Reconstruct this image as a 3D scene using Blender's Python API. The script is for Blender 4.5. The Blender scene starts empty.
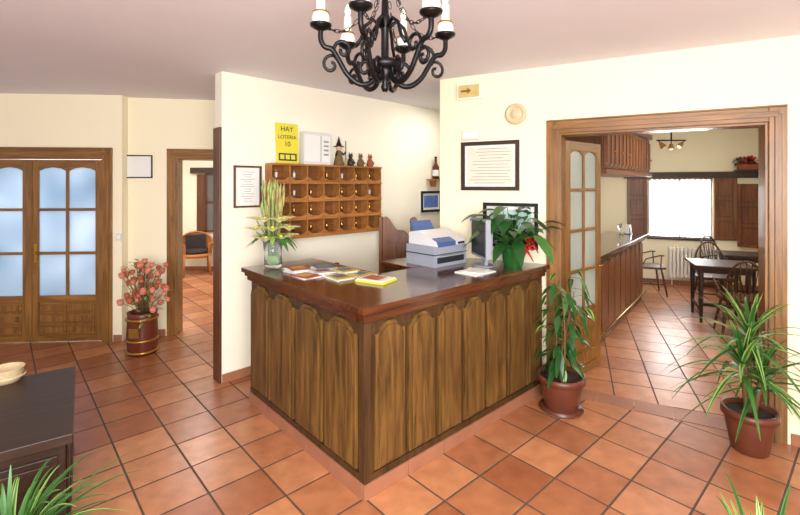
import bpy, bmesh, math, random
from mathutils import Matrix, Vector
random.seed(7)
sc = bpy.context.scene
pi = math.pi

# ---------------------------------------------------------------- materials
def C(r, g, b):
    def f(v):
        v /= 255.0
        return v/12.92 if v <= 0.04045 else ((v+0.055)/1.055)**2.4
    return (f(r), f(g), f(b), 1)

def newmat(name):
    m = bpy.data.materials.new(name); m.use_nodes = True
    nt = m.node_tree
    return m, nt, nt.nodes['Principled BSDF']

def simple(name, col, rough=0.5, metal=0.0, var=0.12, scale=12, emis=0, bump=0.0):
    m, nt, b = newmat(name)
    N, L = nt.nodes, nt.links
    tc = N.new('ShaderNodeTexCoord'); no = N.new('ShaderNodeTexNoise')
    no.inputs['Scale'].default_value = scale; no.inputs['Detail'].default_value = 4
    L.new(tc.outputs['Object'], no.inputs['Vector'])
    mx = N.new('ShaderNodeMixRGB')
    mx.inputs[1].default_value = tuple(c*(1-var) for c in col[:3])+(1,)
    mx.inputs[2].default_value = tuple(min(1, c*(1+var)) for c in col[:3])+(1,)
    L.new(no.outputs['Fac'], mx.inputs[0]); L.new(mx.outputs[0], b.inputs['Base Color'])
    b.inputs['Roughness'].default_value = rough; b.inputs['Metallic'].default_value = metal
    if emis:
        L.new(mx.outputs[0], b.inputs['Emission Color']); b.inputs['Emission Strength'].default_value = emis
    if bump:
        bp = N.new('ShaderNodeBump'); bp.inputs['Strength'].default_value = bump; bp.inputs['Distance'].default_value = 0.01
        L.new(no.outputs['Fac'], bp.inputs['Height']); L.new(bp.outputs[0], b.inputs['Normal'])
    return m

def wood(name, dark, light, rough=0.35, axis='Z', scale=3.0, coat=0.0):
    m, nt, b = newmat(name)
    N, L = nt.nodes, nt.links
    tc = N.new('ShaderNodeTexCoord'); mp = N.new('ShaderNodeMapping')
    s = {'X': (0.7, 9, 9), 'Y': (9, 0.7, 9), 'Z': (9, 9, 0.7)}[axis]
    mp.inputs['Scale'].default_value = s
    L.new(tc.outputs['Object'], mp.inputs[0])
    n1 = N.new('ShaderNodeTexNoise'); n1.inputs['Scale'].default_value = scale
    n1.inputs['Detail'].default_value = 8; n1.inputs['Roughness'].default_value = 0.65
    n1.inputs['Distortion'].default_value = 0.6
    L.new(mp.outputs[0], n1.inputs['Vector'])
    cr = N.new('ShaderNodeValToRGB')
    cr.color_ramp.elements[0].position = 0.33; cr.color_ramp.elements[0].color = dark
    cr.color_ramp.elements[1].position = 0.68; cr.color_ramp.elements[1].color = light
    L.new(n1.outputs['Fac'], cr.inputs[0])
    n2 = N.new('ShaderNodeTexNoise'); n2.inputs['Scale'].default_value = 2.5
    L.new(tc.outputs['Object'], n2.inputs['Vector'])
    mx = N.new('ShaderNodeMixRGB'); mx.blend_type = 'MULTIPLY'; mx.inputs[0].default_value = 0.5
    cr2 = N.new('ShaderNodeValToRGB')
    cr2.color_ramp.elements[0].position = 0.3; cr2.color_ramp.elements[0].color = (.55, .55, .55, 1)
    cr2.color_ramp.elements[1].position = 0.65
    L.new(n2.outputs['Fac'], cr2.inputs[0])
    L.new(cr.outputs[0], mx.inputs[1]); L.new(cr2.outputs[0], mx.inputs[2])
    L.new(mx.outputs[0], b.inputs['Base Color'])
    b.inputs['Roughness'].default_value = rough
    b.inputs['Coat Weight'].default_value = coat; b.inputs['Coat Roughness'].default_value = 0.12
    bp = N.new('ShaderNodeBump'); bp.inputs['Strength'].default_value = 0.15; bp.inputs['Distance'].default_value = 0.004
    L.new(n1.outputs['Fac'], bp.inputs['Height']); L.new(bp.outputs[0], b.inputs['Normal'])
    return m

def plaster(name, col, bump=0.12):
    m, nt, b = newmat(name)
    N, L = nt.nodes, nt.links
    tc = N.new('ShaderNodeTexCoord'); no = N.new('ShaderNodeTexNoise')
    no.inputs['Scale'].default_value = 40; no.inputs['Detail'].default_value = 6
    L.new(tc.outputs['Object'], no.inputs['Vector'])
    n2 = N.new('ShaderNodeTexNoise'); n2.inputs['Scale'].default_value = 1.3
    L.new(tc.outputs['Object'], n2.inputs['Vector'])
    mx = N.new('ShaderNodeMixRGB')
    mx.inputs[1].default_value = tuple(c*.95 for c in col[:3])+(1,); mx.inputs[2].default_value = col
    L.new(n2.outputs['Fac'], mx.inputs[0]); L.new(mx.outputs[0], b.inputs['Base Color'])
    b.inputs['Roughness'].default_value = 0.85
    bp = N.new('ShaderNodeBump'); bp.inputs['Strength'].default_value = bump; bp.inputs['Distance'].default_value = 0.004
    L.new(no.outputs['Fac'], bp.inputs['Height']); L.new(bp.outputs[0], b.inputs['Normal'])
    return m

def tiles(name, loc, ang, size=0.32):
    m, nt, b = newmat(name)
    N, L = nt.nodes, nt.links
    tc = N.new('ShaderNodeTexCoord'); mp = N.new('ShaderNodeMapping'); mp.vector_type = 'TEXTURE'
    mp.inputs['Location'].default_value = (loc[0], loc[1], 0); mp.inputs['Rotation'].default_value = (0, 0, ang)
    L.new(tc.outputs['Object'], mp.inputs[0])
    br = N.new('ShaderNodeTexBrick'); br.offset = 0; br.squash = 1
    br.inputs['Scale'].default_value = 1; br.inputs['Brick Width'].default_value = size
    br.inputs['Row Height'].default_value = size; br.inputs['Mortar Size'].default_value = 0.007
    br.inputs['Mortar Smooth'].default_value = 0.3
    br.inputs['Color1'].default_value = C(204, 140, 98); br.inputs['Color2'].default_value = C(162, 98, 64)
    br.inputs['Mortar'].default_value = C(88, 72, 60)
    L.new(mp.outputs[0], br.inputs['Vector'])
    no = N.new('ShaderNodeTexNoise'); no.inputs['Scale'].default_value = 9; no.inputs['Detail'].default_value = 6
    L.new(tc.outputs['Object'], no.inputs['Vector'])
    cr = N.new('ShaderNodeValToRGB'); cr.color_ramp.elements[0].color = (.62, .56, .5, 1)
    cr.color_ramp.elements[0].position = .3; cr.color_ramp.elements[1].position = .7
    L.new(no.outputs['Fac'], cr.inputs[0])
    mx = N.new('ShaderNodeMixRGB'); mx.blend_type = 'MULTIPLY'; mx.inputs[0].default_value = .75
    L.new(br.outputs['Color'], mx.inputs[1]); L.new(cr.outputs[0], mx.inputs[2])
    L.new(mx.outputs[0], b.inputs['Base Color'])
    mr = N.new('ShaderNodeMapRange'); mr.inputs['To Min'].default_value = .31; mr.inputs['To Max'].default_value = .8
    L.new(br.outputs['Fac'], mr.inputs['Value']); L.new(mr.outputs[0], b.inputs['Roughness'])
    iv = N.new('ShaderNodeMath'); iv.operation = 'MULTIPLY_ADD'; iv.inputs[1].default_value = -1
    L.new(br.outputs['Fac'], iv.inputs[0])
    m2 = N.new('ShaderNodeMath'); m2.operation = 'MULTIPLY'; m2.inputs[1].default_value = .5
    n3 = N.new('ShaderNodeTexNoise'); n3.inputs['Scale'].default_value = 7
    L.new(tc.outputs['Object'], n3.inputs['Vector'])
    L.new(n3.outputs['Fac'], m2.inputs[0]); L.new(m2.outputs[0], iv.inputs[2])
    bp = N.new('ShaderNodeBump'); bp.inputs['Strength'].default_value = .5; bp.inputs['Distance'].default_value = .005
    L.new(iv.outputs[0], bp.inputs['Height']); L.new(bp.outputs[0], b.inputs['Normal'])
    return m

def frosted(name, col, trans=0.6, col2=None):
    m, nt, b = newmat(name)
    N, L = nt.nodes, nt.links
    tc = N.new('ShaderNodeTexCoord'); no = N.new('ShaderNodeTexNoise'); no.inputs['Scale'].default_value = 60
    L.new(tc.outputs['Object'], no.inputs['Vector'])
    bp = N.new('ShaderNodeBump'); bp.inputs['Strength'].default_value = .15; bp.inputs['Distance'].default_value = .003
    L.new(no.outputs['Fac'], bp.inputs['Height']); L.new(bp.outputs[0], b.inputs['Normal'])
    b.inputs['Base Color'].default_value = col; b.inputs['Roughness'].default_value = .12
    tr = N.new('ShaderNodeBsdfTranslucent'); tr.inputs['Color'].default_value = col
    if col2:
        n2 = N.new('ShaderNodeTexNoise'); n2.inputs['Scale'].default_value = 1.6; n2.inputs['Detail'].default_value = 1
        L.new(tc.outputs['Object'], n2.inputs['Vector'])
        cr = N.new('ShaderNodeValToRGB'); cr.color_ramp.elements[0].position = .3; cr.color_ramp.elements[1].position = .65
        cr.color_ramp.elements[0].color = col2; cr.color_ramp.elements[1].color = col
        L.new(n2.outputs['Fac'], cr.inputs[0]); L.new(cr.outputs[0], tr.inputs['Color']); L.new(cr.outputs[0], b.inputs['Base Color'])
    ms = N.new('ShaderNodeMixShader'); ms.inputs[0].default_value = trans
    L.new(b.outputs[0], ms.inputs[1]); L.new(tr.outputs[0], ms.inputs[2])
    L.new(ms.outputs[0], N['Material Output'].inputs['Surface'])
    return m

def glass(name, col):
    m, nt, b = newmat(name)
    b.inputs['Base Color'].default_value = col; b.inputs['Roughness'].default_value = .03
    b.inputs['Transmission Weight'].default_value = .9; b.inputs['IOR'].default_value = 1.3
    return m

M_wall = plaster('plaster_cream', C(247, 238, 208))
M_wallw = plaster('plaster_white', C(247, 241, 222))
M_ceil = plaster('plaster_ceiling', C(232, 230, 237), .05)
M_tile = tiles('terracotta_tiles', (-.2, 2.5), math.atan2(.673, .74))
M_tile2 = tiles('terracotta_tiles_dining', (1.5, 3.8), math.atan2(-.481, .877)+.12)
M_tilep = simple('terracotta_skirting', C(156, 104, 78), .45, var=.25, scale=6)
M_oak = wood('oak_counter', C(62, 40, 15), C(130, 93, 45), .4, 'Z', 3.0)
M_oakd = wood('oak_counter_frame', C(46, 29, 12), C(92, 62, 30), .45, 'Z', 3.5)
M_top = wood('mahogany_counter_top', C(60, 28, 13), C(104, 56, 28), .17, 'X', 2.5, .5)
M_door = wood('pine_door_wood', C(106, 68, 25), C(162, 113, 54), .35, 'Z', 2.5)
M_doorx = wood('pine_door_wood_horizontal', C(106, 68, 25), C(162, 113, 54), .35, 'X', 2.5)
M_rack = wood('rack_wood', C(152, 94, 40), C(194, 132, 66), .4, 'X', 2.5)
M_rackd = wood('rack_back_wood', C(108, 62, 28), C(146, 90, 44), .5, 'X', 2.5)
M_dark = wood('dark_walnut', C(36, 22, 14), C(68, 42, 26), .45, 'X', 3)
M_darkz = wood('dark_walnut_vertical', C(70, 38, 21), C(116, 70, 38), .35, 'Z', 3)
M_saloon = wood('saloon_door_wood', C(88, 46, 23), C(140, 84, 45), .35, 'Z', 3)
M_chair = wood('chair_wood', C(62, 38, 24), C(104, 68, 42), .4, 'Z', 3)
M_iron = simple('wrought_iron', C(24, 22, 24), .35, .6)
M_brass = simple('brass', C(190, 145, 60), .25, 1)
M_white = simple('white_plastic', C(215, 215, 216), .35, var=.02)
M_grey = simple('grey_plastic', C(150, 154, 166), .4, var=.03)
M_dgrey = simple('dark_plastic', C(40, 42, 48), .4, var=.05)
M_blue = simple('blue_plastic', C(70, 95, 150), .4, var=.05)
M_paper = simple('white_paper', C(232, 232, 228), .7, var=.02)
M_yellow = simple('yellow_paper', C(224, 212, 60), .6, var=.03)
M_cream = simple('cream_ceramic', C(244, 240, 228), .2, var=.03)
M_potb = simple('dark_glazed_pot', C(100, 52, 36), .35, var=.25, scale=8)
M_terra = simple('terracotta_pot_clay', C(150, 78, 48), .7, var=.25, scale=8, bump=.2)
M_soil = simple('potting_soil', C(50, 34, 22), .95, var=.4, scale=60, bump=.6)
M_leaf = simple('leaf_green', C(60, 108, 40), .4, var=.3, scale=10)
M_leafd = simple('leaf_dark_green', C(34, 78, 32), .3, var=.3, scale=10)
M_leafl = simple('leaf_light_green', C(140, 174, 86), .4, var=.3, scale=14)
M_stem = simple('stem_brown', C(110, 86, 50), .7, var=.3)
M_wheat = simple('dried_wheat', C(172, 162, 104), .8, var=.35, scale=30)
M_lily = simple('lily_petal', C(240, 242, 190), .5, var=.06)
M_foil = simple('green_foil', C(44, 108, 48), .15, .3, var=.35, scale=25)
M_red = simple('red_satin', C(186, 24, 24), .3, var=.15)
M_pink = simple('dried_pink_flower', C(210, 128, 108), .85, var=.3, scale=40)
M_rust = simple('dried_rust_flower', C(176, 94, 68), .85, var=.3, scale=40)
M_barrel = simple('barrel_red_lacquer', C(98, 42, 28), .35, var=.25, scale=7)
M_gold = simple('gold_band', C(176, 134, 60), .35, .8)
M_gdoor = frosted('frosted_glass_blue', C(216, 230, 244), .6, C(170, 194, 214))
M_gleaf = frosted('frosted_glass_white', C(220, 228, 222), .5, C(196, 206, 200))
M_sheer = frosted('sheer_curtain', C(250, 250, 250), .85)
M_glass = glass('clear_glass', (.92, .98, .95, 1))
M_rad = simple('radiator_enamel', C(240, 238, 230), .3, var=.02)
M_wick = simple('wicker', C(176, 112, 60), .6, var=.3, scale=60, bump=.5)
M_cush = simple('dark_cushion', C(52, 44, 48), .9, var=.2)
M_photo = simple('print_landscape', C(150, 170, 180), .3, var=.5, scale=9)
M_photob = simple('print_blue', C(90, 120, 190), .3, var=.5, scale=14)
M_photog = simple('print_green', C(180, 205, 205), .2, var=.4, scale=8)
M_ink = simple('ink', C(120, 118, 116), .7)
M_inkd = simple('dark_ink', C(40, 60, 60), .7)
M_bottle = simple('bottle_glass', C(96, 50, 20), .1, var=.1)
M_black = simple('black_cloth', C(24, 22, 26), .8)
M_skin = simple('doll_face', C(222, 180, 140), .6)
M_basket = simple('cream_basket', C(214, 190, 150), .7, var=.2, scale=60, bump=.5)
M_bulb = simple('bulb_glass', C(250, 240, 215), .2, emis=1.5)

# ---------------------------------------------------------------- mesh builder
def FR(ox, oy, dx, dy, z=0.0):
    l = math.hypot(dx, dy); ux, uy = dx/l, dy/l
    return Matrix(((ux, -uy, 0, ox), (uy, ux, 0, oy), (0, 0, 1, z), (0, 0, 0, 1)))

class MB:
    def __init__(s):
        s.bm = bmesh.new(); s.mats = []; s.T = Matrix(); s.clamp = None
    def mi(s, m):
        if m not in s.mats: s.mats.append(m)
        return s.mats.index(m)
    def v(s, co):
        p = s.T @ Vector(co)
        if s.clamp:
            for n, d in s.clamp:
                k = p.dot(n)-d
                if k > 0: p = p-n*(k*.97)
        return s.bm.verts.new(p)
    def f(s, vs, m, smooth=False):
        try: fc = s.bm.faces.new(vs)
        except ValueError: return
        fc.material_index = s.mi(m); fc.smooth = smooth
    def box(s, x0, x1, y0, y1, z0, z1, m):
        vs = [s.v((x, y, z)) for x in (x0, x1) for y in (y0, y1) for z in (z0, z1)]
        for q in ((0, 1, 3, 2), (4, 6, 7, 5), (0, 4, 5, 1), (2, 3, 7, 6), (0, 2, 6, 4), (1, 5, 7, 3)):
            s.f([vs[i] for i in q], m)
    def prism(s, pts, d0, d1, m, plane='XZ', smooth=False):
        def P(a, b, d):
            return {'XZ': (a, d, b), 'XY': (a, b, d), 'YZ': (d, a, b)}[plane]
        A = [s.v(P(a, b, d0)) for a, b in pts]; B = [s.v(P(a, b, d1)) for a, b in pts]
        s.f(A, m); s.f(B[::-1], m)
        n = len(pts)
        for i in range(n):
            s.f([A[i], A[(i+1) % n], B[(i+1) % n], B[i]], m, smooth)
    def lathe(s, prof, m, c=(0, 0, 0), seg=24, smooth=True, sx=1, sy=1):
        rings = []
        for r, z in prof:
            if r < 1e-5: rings.append([s.v((c[0], c[1], c[2]+z))])
            else: rings.append([s.v((c[0]+sx*r*math.cos(2*pi*i/seg), c[1]+sy*r*math.sin(2*pi*i/seg), c[2]+z)) for i in range(seg)])
        for a, b in zip(rings[:-1], rings[1:]):
            for i in range(seg):
                j = (i+1) % seg
                if len(a) == 1 and len(b) == 1: continue
                if len(a) == 1: s.f([a[0], b[i], b[j]], m, smooth)
                elif len(b) == 1: s.f([a[i], a[j], b[0]], m, smooth)
                else: s.f([a[i], a[j], b[j], b[i]], m, smooth)
    def tube(s, pts, r, m, seg=8, smooth=True):
        pts = [Vector(p) for p in pts]; n = len(pts)
        rs = r if isinstance(r, (list, tuple)) else [r]*n
        prev = None; rings = []
        for i, p in enumerate(pts):
            t = (pts[min(i+1, n-1)]-pts[max(i-1, 0)])
            if t.length < 1e-9: t = Vector((0, 0, 1))
            t.normalize()
            if prev is None:
                a = Vector((1, 0, 0)) if abs(t.x) < .9 else Vector((0, 1, 0))
                nrm = t.cross(a).normalized()
            else:
                nrm = prev-t*prev.dot(t)
                nrm = nrm.normalized() if nrm.length > 1e-6 else t.orthogonal().normalized()
            prev = nrm; bi = t.cross(nrm)
            rings.append([s.v(p+(nrm*math.cos(2*pi*k/seg)+bi*math.sin(2*pi*k/seg))*rs[i]) for k in range(seg)])
        for a, b in zip(rings[:-1], rings[1:]):
            for k in range(seg):
                s.f([a[k], a[(k+1) % seg], b[(k+1) % seg], b[k]], m, smooth)
        s.f(rings[0][::-1], m); s.f(rings[-1], m)
    def ball(s, c, r, m, sz=1.0, seg=12, rg=8):
        s.lathe([(r*math.sin(pi*i/rg), -r*sz*math.cos(pi*i/rg)) for i in range(rg+1)], m, c, seg)
    def blade(s, base, az, el, L, w, droop, m, n=8, kind='blade', edge=None):
        d = Vector((math.cos(az)*math.cos(el), math.sin(az)*math.cos(el), math.sin(el)))
        side = Vector((-math.sin(az), math.cos(az), 0)); base = Vector(base)
        rows = []
        for i in range(n+1):
            t = i/n
            p = base+d*L*t+Vector((0, 0, -droop*L*t*t))
            if kind == 'blade': ww = w*min(1, .45+t*4)*max(0.02, (1-t))**.6
            else: ww = w*max(.02, math.sin(pi*min(1, t**.8)))**.8
            up = Vector((0, 0, ww*.25))
            if edge: rows.append((s.v(p+side*ww+up), s.v(p+side*ww*.45+up*.4), s.v(p), s.v(p-side*ww*.45+up*.4), s.v(p-side*ww+up)))
            else: rows.append((s.v(p+side*ww+up), s.v(p), s.v(p-side*ww+up)))
        for a, b in zip(rows[:-1], rows[1:]):
            k = len(a)-1
            for j in range(k):
                s.f([a[j], a[j+1], b[j+1], b[j]], edge if (edge and j in (0, k-1)) else m, True)
    def build(s, name, mat=None, bevel=0, parent=None):
        bmesh.ops.recalc_face_normals(s.bm, faces=s.bm.faces)
        me = bpy.data.meshes.new(name); s.bm.to_mesh(me); s.bm.free()
        for m in s.mats: me.materials.append(m)
        ob = bpy.data.objects.new(name, me); sc.collection.objects.link(ob)
        if parent: ob.parent = parent
        if mat is not None: ob.matrix_local = mat
        if bevel:
            b = ob.modifiers.new('bevel', 'BEVEL'); b.width = bevel; b.segments = 2
            b.limit_method = 'ANGLE'; b.angle_limit = math.radians(50)
        return ob

def text(name, body, size, parent, loc, m, rotz=0):
    cu = bpy.data.curves.new(name, 'FONT'); cu.body = body; cu.size = size; cu.align_x = 'CENTER'
    cu.extrude = .0008; cu.materials.append(m)
    o = bpy.data.objects.new(name, cu); sc.collection.objects.link(o); o.parent = parent
    o.location = loc; o.rotation_euler = (pi/2, 0, rotz)
    return o

CZ = 2.8
# ---------------------------------------------------------------- shell
F_left = FR(-3.16, 5.0, .997, .077)
F_rec = FR(-3.22, 5.12, .985, .175)
F_key = FR(-1.6, 3.95, .717, .697)
F_din = FR(.388, 4.27, .877, -.481)
F_far = FR(3.79, 8.33, .928, -.373)
F_bar = FR(2.0, 4.62, .622, .783)
F_cnt = FR(-.2, 2.5, .74, .673)
N_din = (.481, .877, 3.931)   # plane of the dining entrance wall face

def wall_clamp(x, y, margin=.012):
    l = math.hypot(N_din[0], N_din[1])
    n = Vector((N_din[0]/l, N_din[1]/l, 0))
    return [(n, N_din[2]/l-n.x*x-n.y*y-margin)]

def P2(F, x, y):
    q = F @ Vector((x, y, 0)); return (q.x, q.y)
a = P2(F_din, -.05, .1); b_ = P2(F_din, 6.0, .1)
mb = MB(); mb.prism([(-7, -3), (7.5, -3), b_, a, (a[0], 11), (-7, 11)], -.1, 0, M_tile, 'XY'); mb.build('floor')
mb = MB(); mb.prism([b_, (9, b_[1]), (9, 11), (a[0], 11), a], -.1, 0, M_tile2, 'XY'); mb.build('floor_dining')
mb = MB(); mb.box(-7, 9, -3, 11, CZ, CZ+.1, M_ceil); mb.build('ceiling')

mb = MB()
mb.box(-3.8, -1.8, 0, .25, 0, CZ, M_wall); mb.box(-1.8, -.2, 0, .25, 2.09, CZ, M_wall); mb.box(-.2, 0, 0, .25, 0, CZ, M_wall)
mb.build('wall_left', F_left)
mb = MB()
mb.box(-.04, .57, 0, .2, 0, CZ, M_wall); mb.box(.57, 1.47, 0, .2, 2.1, CZ, M_wall); mb.box(1.47, 3.0, 0, .2, 0, CZ, M_wall)
mb.build('wall_recess', F_rec)
mb = MB(); mb.box(0, 4.2, 0, .15, 0, CZ, M_wallw); mb.build('wall_reception', F_key)
mb = MB(); mb.box(-.02, 0, 0, .15, 0, 2.3, M_darkz); mb.build('trim_1', F_key, .003)
mb = MB()
mb.box(0, 1.1, 0, .2, 0, CZ, M_wall); mb.box(1.1, 2.49, 0, .2, 2.22, CZ, M_wall); mb.box(2.49, 5.0, 0, .2, 0, CZ, M_wall)
mb.build('wall_dining_entrance', F_din)
mb = MB()
for i in range(5): mb.box(1.12+i*.27+.003, 1.12+(i+1)*.27-.003, .0, .2, 0, .004, M_tilep)
mb.build('trim_2', F_din)
mb = MB()
mb.box(-2.5, .795, 0, .2, 0, CZ, M_wall); mb.box(.795, 1.79, 0, .2, 0, .83, M_wall); mb.box(.795, 1.79, 0, .2, 1.9, CZ, M_wall)
mb.box(1.79, 2.7, 0, .2, 0, CZ, M_wall)
mb.build('wall_dining_far', F_far)
q = F_far @ Vector((2.6, 0, 0))
F_dr = FR(q.x, q.y, -2.6, -4.36)
mb = MB(); mb.box(0, 5.1, 0, .15, 0, CZ, M_wall); mb.build('wall_dining_right', F_dr)
mb = MB(); mb.box(-.1, 3.7, 1.2, 1.35, 0, CZ, M_wallw); mb.build('wall_bar', F_bar)
mb = MB(); mb.box(-5.3, -1.0, 9.2, 9.35, 0, CZ, M_wallw); mb.build('wall_hall_far')
mb = MB(); mb.box(-5.3, -5.15, 5.4, 9.2, 0, CZ, M_wallw); mb.build('wall_hall_left')
mb = MB(); mb.box(-1.15, -1.0, 5.7, 9.2, 0, CZ, M_wallw); mb.build('wall_hall_right')

def bb(name, F, segs, h=.08):
    mb = MB()
    for x0, x1 in segs:
        n = max(1, round((x1-x0)/.32)); st = (x1-x0)/n
        for i in range(n): mb.box(x0+i*st+.002, x0+(i+1)*st-.002, -.014, 0, 0, h, M_tilep)
    mb.build(name, F, .002)
bb('baseboard_left', F_left, [(-3.7, -1.91), (-.09, 0)])
bb('baseboard_recess', F_rec, [(.05, .46)])
bb('baseboard_reception', F_key, [(0, 4.0)])
bb('baseboard_dining_entrance', F_din, [(0, .98), (2.61, 5)])
bb('baseboard_dining_far', F_far, [(-1, 2.6)])
mb = MB(); mb.box(-5.1, -1.2, 9.186, 9.2, 0, .08, M_tilep); mb.build('baseboard_hall')

# ---------------------------------------------------------------- doors
def casing(mb, x0, x1, z1, w, depth, both=True):
    for X0, X1 in ((x0-w, x0), (x1, x1+w)):
        mb.box(X0, X1, -.022, 0, 0, z1+w, M_door)
        mb.box(X0+w*.3, X0+w*.7, -.032, -.022, 0, z1+w*.5, M_door)
        if both: mb.box(X0, X1, depth, depth+.02, 0, z1+w, M_door)
    mb.box(x0, x1, -.022, 0, z1, z1+w, M_doorx)
    mb.box(x0-w*.5, x1+w*.5, -.034, -.022, z1+w*.3, z1+w*.7, M_doorx)
    mb.box(x0-w, x1+w, -.03, 0, z1+w, z1+w+.012, M_doorx)
    if both: mb.box(x0, x1, depth, depth+.02, z1, z1+w, M_doorx)
    mb.box(x0, x0+.018, 0, depth, 0, z1, M_door); mb.box(x1-.018, x1, 0, depth, 0, z1, M_door)
    mb.box(x0+.018, x1-.018, 0, depth, z1-.018, z1, M_doorx)

def leaf(mb, w, h, gz0, gm, cols=2, rows=3, t=.04, x=0, y=0):
    st = .085; mu = .03
    mb.box(x, x+st, y, y+t, 0.01, h, M_door); mb.box(x+w-st, x+w, y, y+t, 0.01, h, M_door)
    mb.box(x+st, x+w-st, y, y+t, h-st, h, M_doorx); mb.box(x+st, x+w-st, y, y+t, .01, .08, M_doorx)
    mb.box(x+st, x+w-st, y, y+t, gz0-.07, gz0, M_doorx)
    iw = w-2*st; ih = h-st-gz0
    cw = (iw-mu*(cols-1))/cols; rh = (ih-mu*(rows-1))/rows
    for c in range(1, cols): mb.box(x+st+c*cw+(c-1)*mu, x+st+c*cw+c*mu, y, y+t, gz0, h-st, M_door)
    for r in range(1, rows): mb.box(x+st, x+w-st, y+.002, y+t-.002, gz0+r*rh+(r-1)*mu, gz0+r*rh+r*mu, M_doorx)
    mb.box(x+st-.005, x+w-st+.005, y+t*.4, y+t*.6, gz0-.005, h-st+.005, gm)
    for c in range(cols):
        cx0 = x+st+c*(cw+mu)
        for sg in (0, 1):
            xx = cx0 if sg == 0 else cx0+cw; dr = 1 if sg == 0 else -1
            mb.prism([(xx, h-st), (xx+dr*cw*.45, h-st), (xx+dr*cw*.2, h-st-.012), (xx, h-st-.04)], y+.004, y+t-.004, M_doorx)
    mb.box(x+st, x+w-st, y+.012, y+t-.012, .08, gz0-.07, M_door)
    ph = (gz0-.07-.08)
    nr, nc = 3, 2
    for r in range(nr):
        for c in range(nc):
            a0 = x+st+.012+c*(iw/nc); a1 = a0+iw/nc-.024
            z0 = .08+.01+r*ph/nr; z1 = z0+ph/nr-.02
            for yy, ys in ((y+.012, -1), (y+t-.012, 1)):
                mb.box(a0, a1, min(yy, yy+ys*.008), max(yy, yy+ys*.008), z0, z1, M_doorx)
                mb.box(a0+.03, a1-.03, min(yy+ys*.008, yy+ys*.016), max(yy+ys*.008, yy+ys*.016), z0+.02, z1-.02, M_door)

mb = MB(); casing(mb, -1.8, -.2, 2.09, .1, .25, False)
mb.T = Matrix.Translation((0, .03, 0))
leaf(mb, .78, 2.065, .53, M_gdoor, x=-1.78); leaf(mb, .78, 2.065, .53, M_gdoor, x=-1.0)
mb.T = Matrix()
mb.box(-1.02, -.98, .018, .03, .02, 2.05, M_door)
mb.box(-.955, -.93, .022, .03, .9, 1.12, M_brass)
mb.tube([(-.943, .02, 1.02), (-.943, -.02, 1.02), (-.94, -.03, 1.02), (-.85, -.03, 1.01)], .008, M_brass)
mb.build('door_1', F_left, .003)
mb = MB(); casing(mb, .57, 1.47, 2.1, .095, .2); mb.build('door_2', F_rec, .003)
mb = MB(); casing(mb, 1.1, 2.49, 2.22, .1, .2); mb.build('door_3', F_din, .003)
q = F_din @ Vector((1.125, .215, 0))
mb = MB(); leaf(mb, .69, 2.18, .62, M_gleaf, cols=2, rows=4)
mb.tube([(.63, -.02, 1.0), (.63, -.05, 1.0), (.53, -.05, 1.0)], .008, M_brass)
mb.build('glazed_door_leaf', FR(q.x, q.y, .75, .66), .003)

# ---------------------------------------------------------------- reception counter
def arch_panel(mb, x0, x1, z0, z1, y0, y1, m, amp=.06):
    w = x1-x0; pts = [(x0, z0), (x1, z0)]
    n = 18
    for i in range(n+1):
        t = 1-i/n
        u = min(t, 1-t)
        if u < .1: z = z1-amp
        else: z = z1-amp+amp*math.sin(pi/2*min(1, (u-.1)/.3))**1.3
        pts.append((x0+w*t, z))
    mb.prism(pts, y0, y1, m)
    d = .022
    ins = [(min(max(p[0], x0+d), x1-d), (p[1]+d if k < 2 else p[1]-d)) for k, p in enumerate(pts)]
    mb.prism(ins, y0-.012, y0, m)

mb = MB()
EX = 1.925; LY = 1.52
mb.prism([(0, 0), (EX, 0), (EX-.2, .58), (.58, .58), (.58, LY), (0, LY)], .0, 1.0, M_oakd, 'XY')
n = 6
for i in range(n): mb.box(i*EX/n+.002-(.024 if i == 0 else 0), (i+1)*EX/n-.002, -.024, 0, 0, .085, M_tilep)
for i in range(5): mb.box(-.024, 0, i*LY/5+.002, (i+1)*LY/5-.002, 0, .085, M_tilep)
mb.box(0, .58, LY, LY+.014, 0, .085, M_tilep)
mb.box(-.014, .035, -.014, .035, .085, 1.0, M_oakd)
mb.box(.035, EX, -.012, 0, .085, .125, M_oakd); mb.box(-.012, 0, .035, LY, .085, .125, M_oakd)
np_ = 7; pw = (EX-.06)/np_
for i in range(np_): arch_panel(mb, .045+i*pw+.018, .045+(i+1)*pw-.018, .14, .98, -.02, 0, M_oak)
np_ = 4; pw = (LY-.06)/np_
mb.T = Matrix(((0, 1, 0, 0), (-1, 0, 0, 0), (0, 0, 1, 0), (0, 0, 0, 1)))
for i in range(np_): arch_panel(mb, -(.045+(i+1)*pw-.018), -(.045+i*pw+.018), .14, .98, -.02, 0, M_oak)
mb.T = Matrix()
def Ls(o, back, xe):
    return [(-o, -o), (xe+.344*o, -o), (xe-.344*back, back), (back, back), (back, LY+o), (-o, LY+o)]
mb.prism(Ls(.026, .58, EX), 1.0, 1.035, M_top, 'XY')
mb.prism(Ls(.042, .6, EX), 1.035, 1.065, M_top, 'XY')
mb.prism(Ls(.062, .62, EX), 1.065, 1.1, M_top, 'XY')
mb.build('reception_counter', F_cnt, .006)

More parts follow.
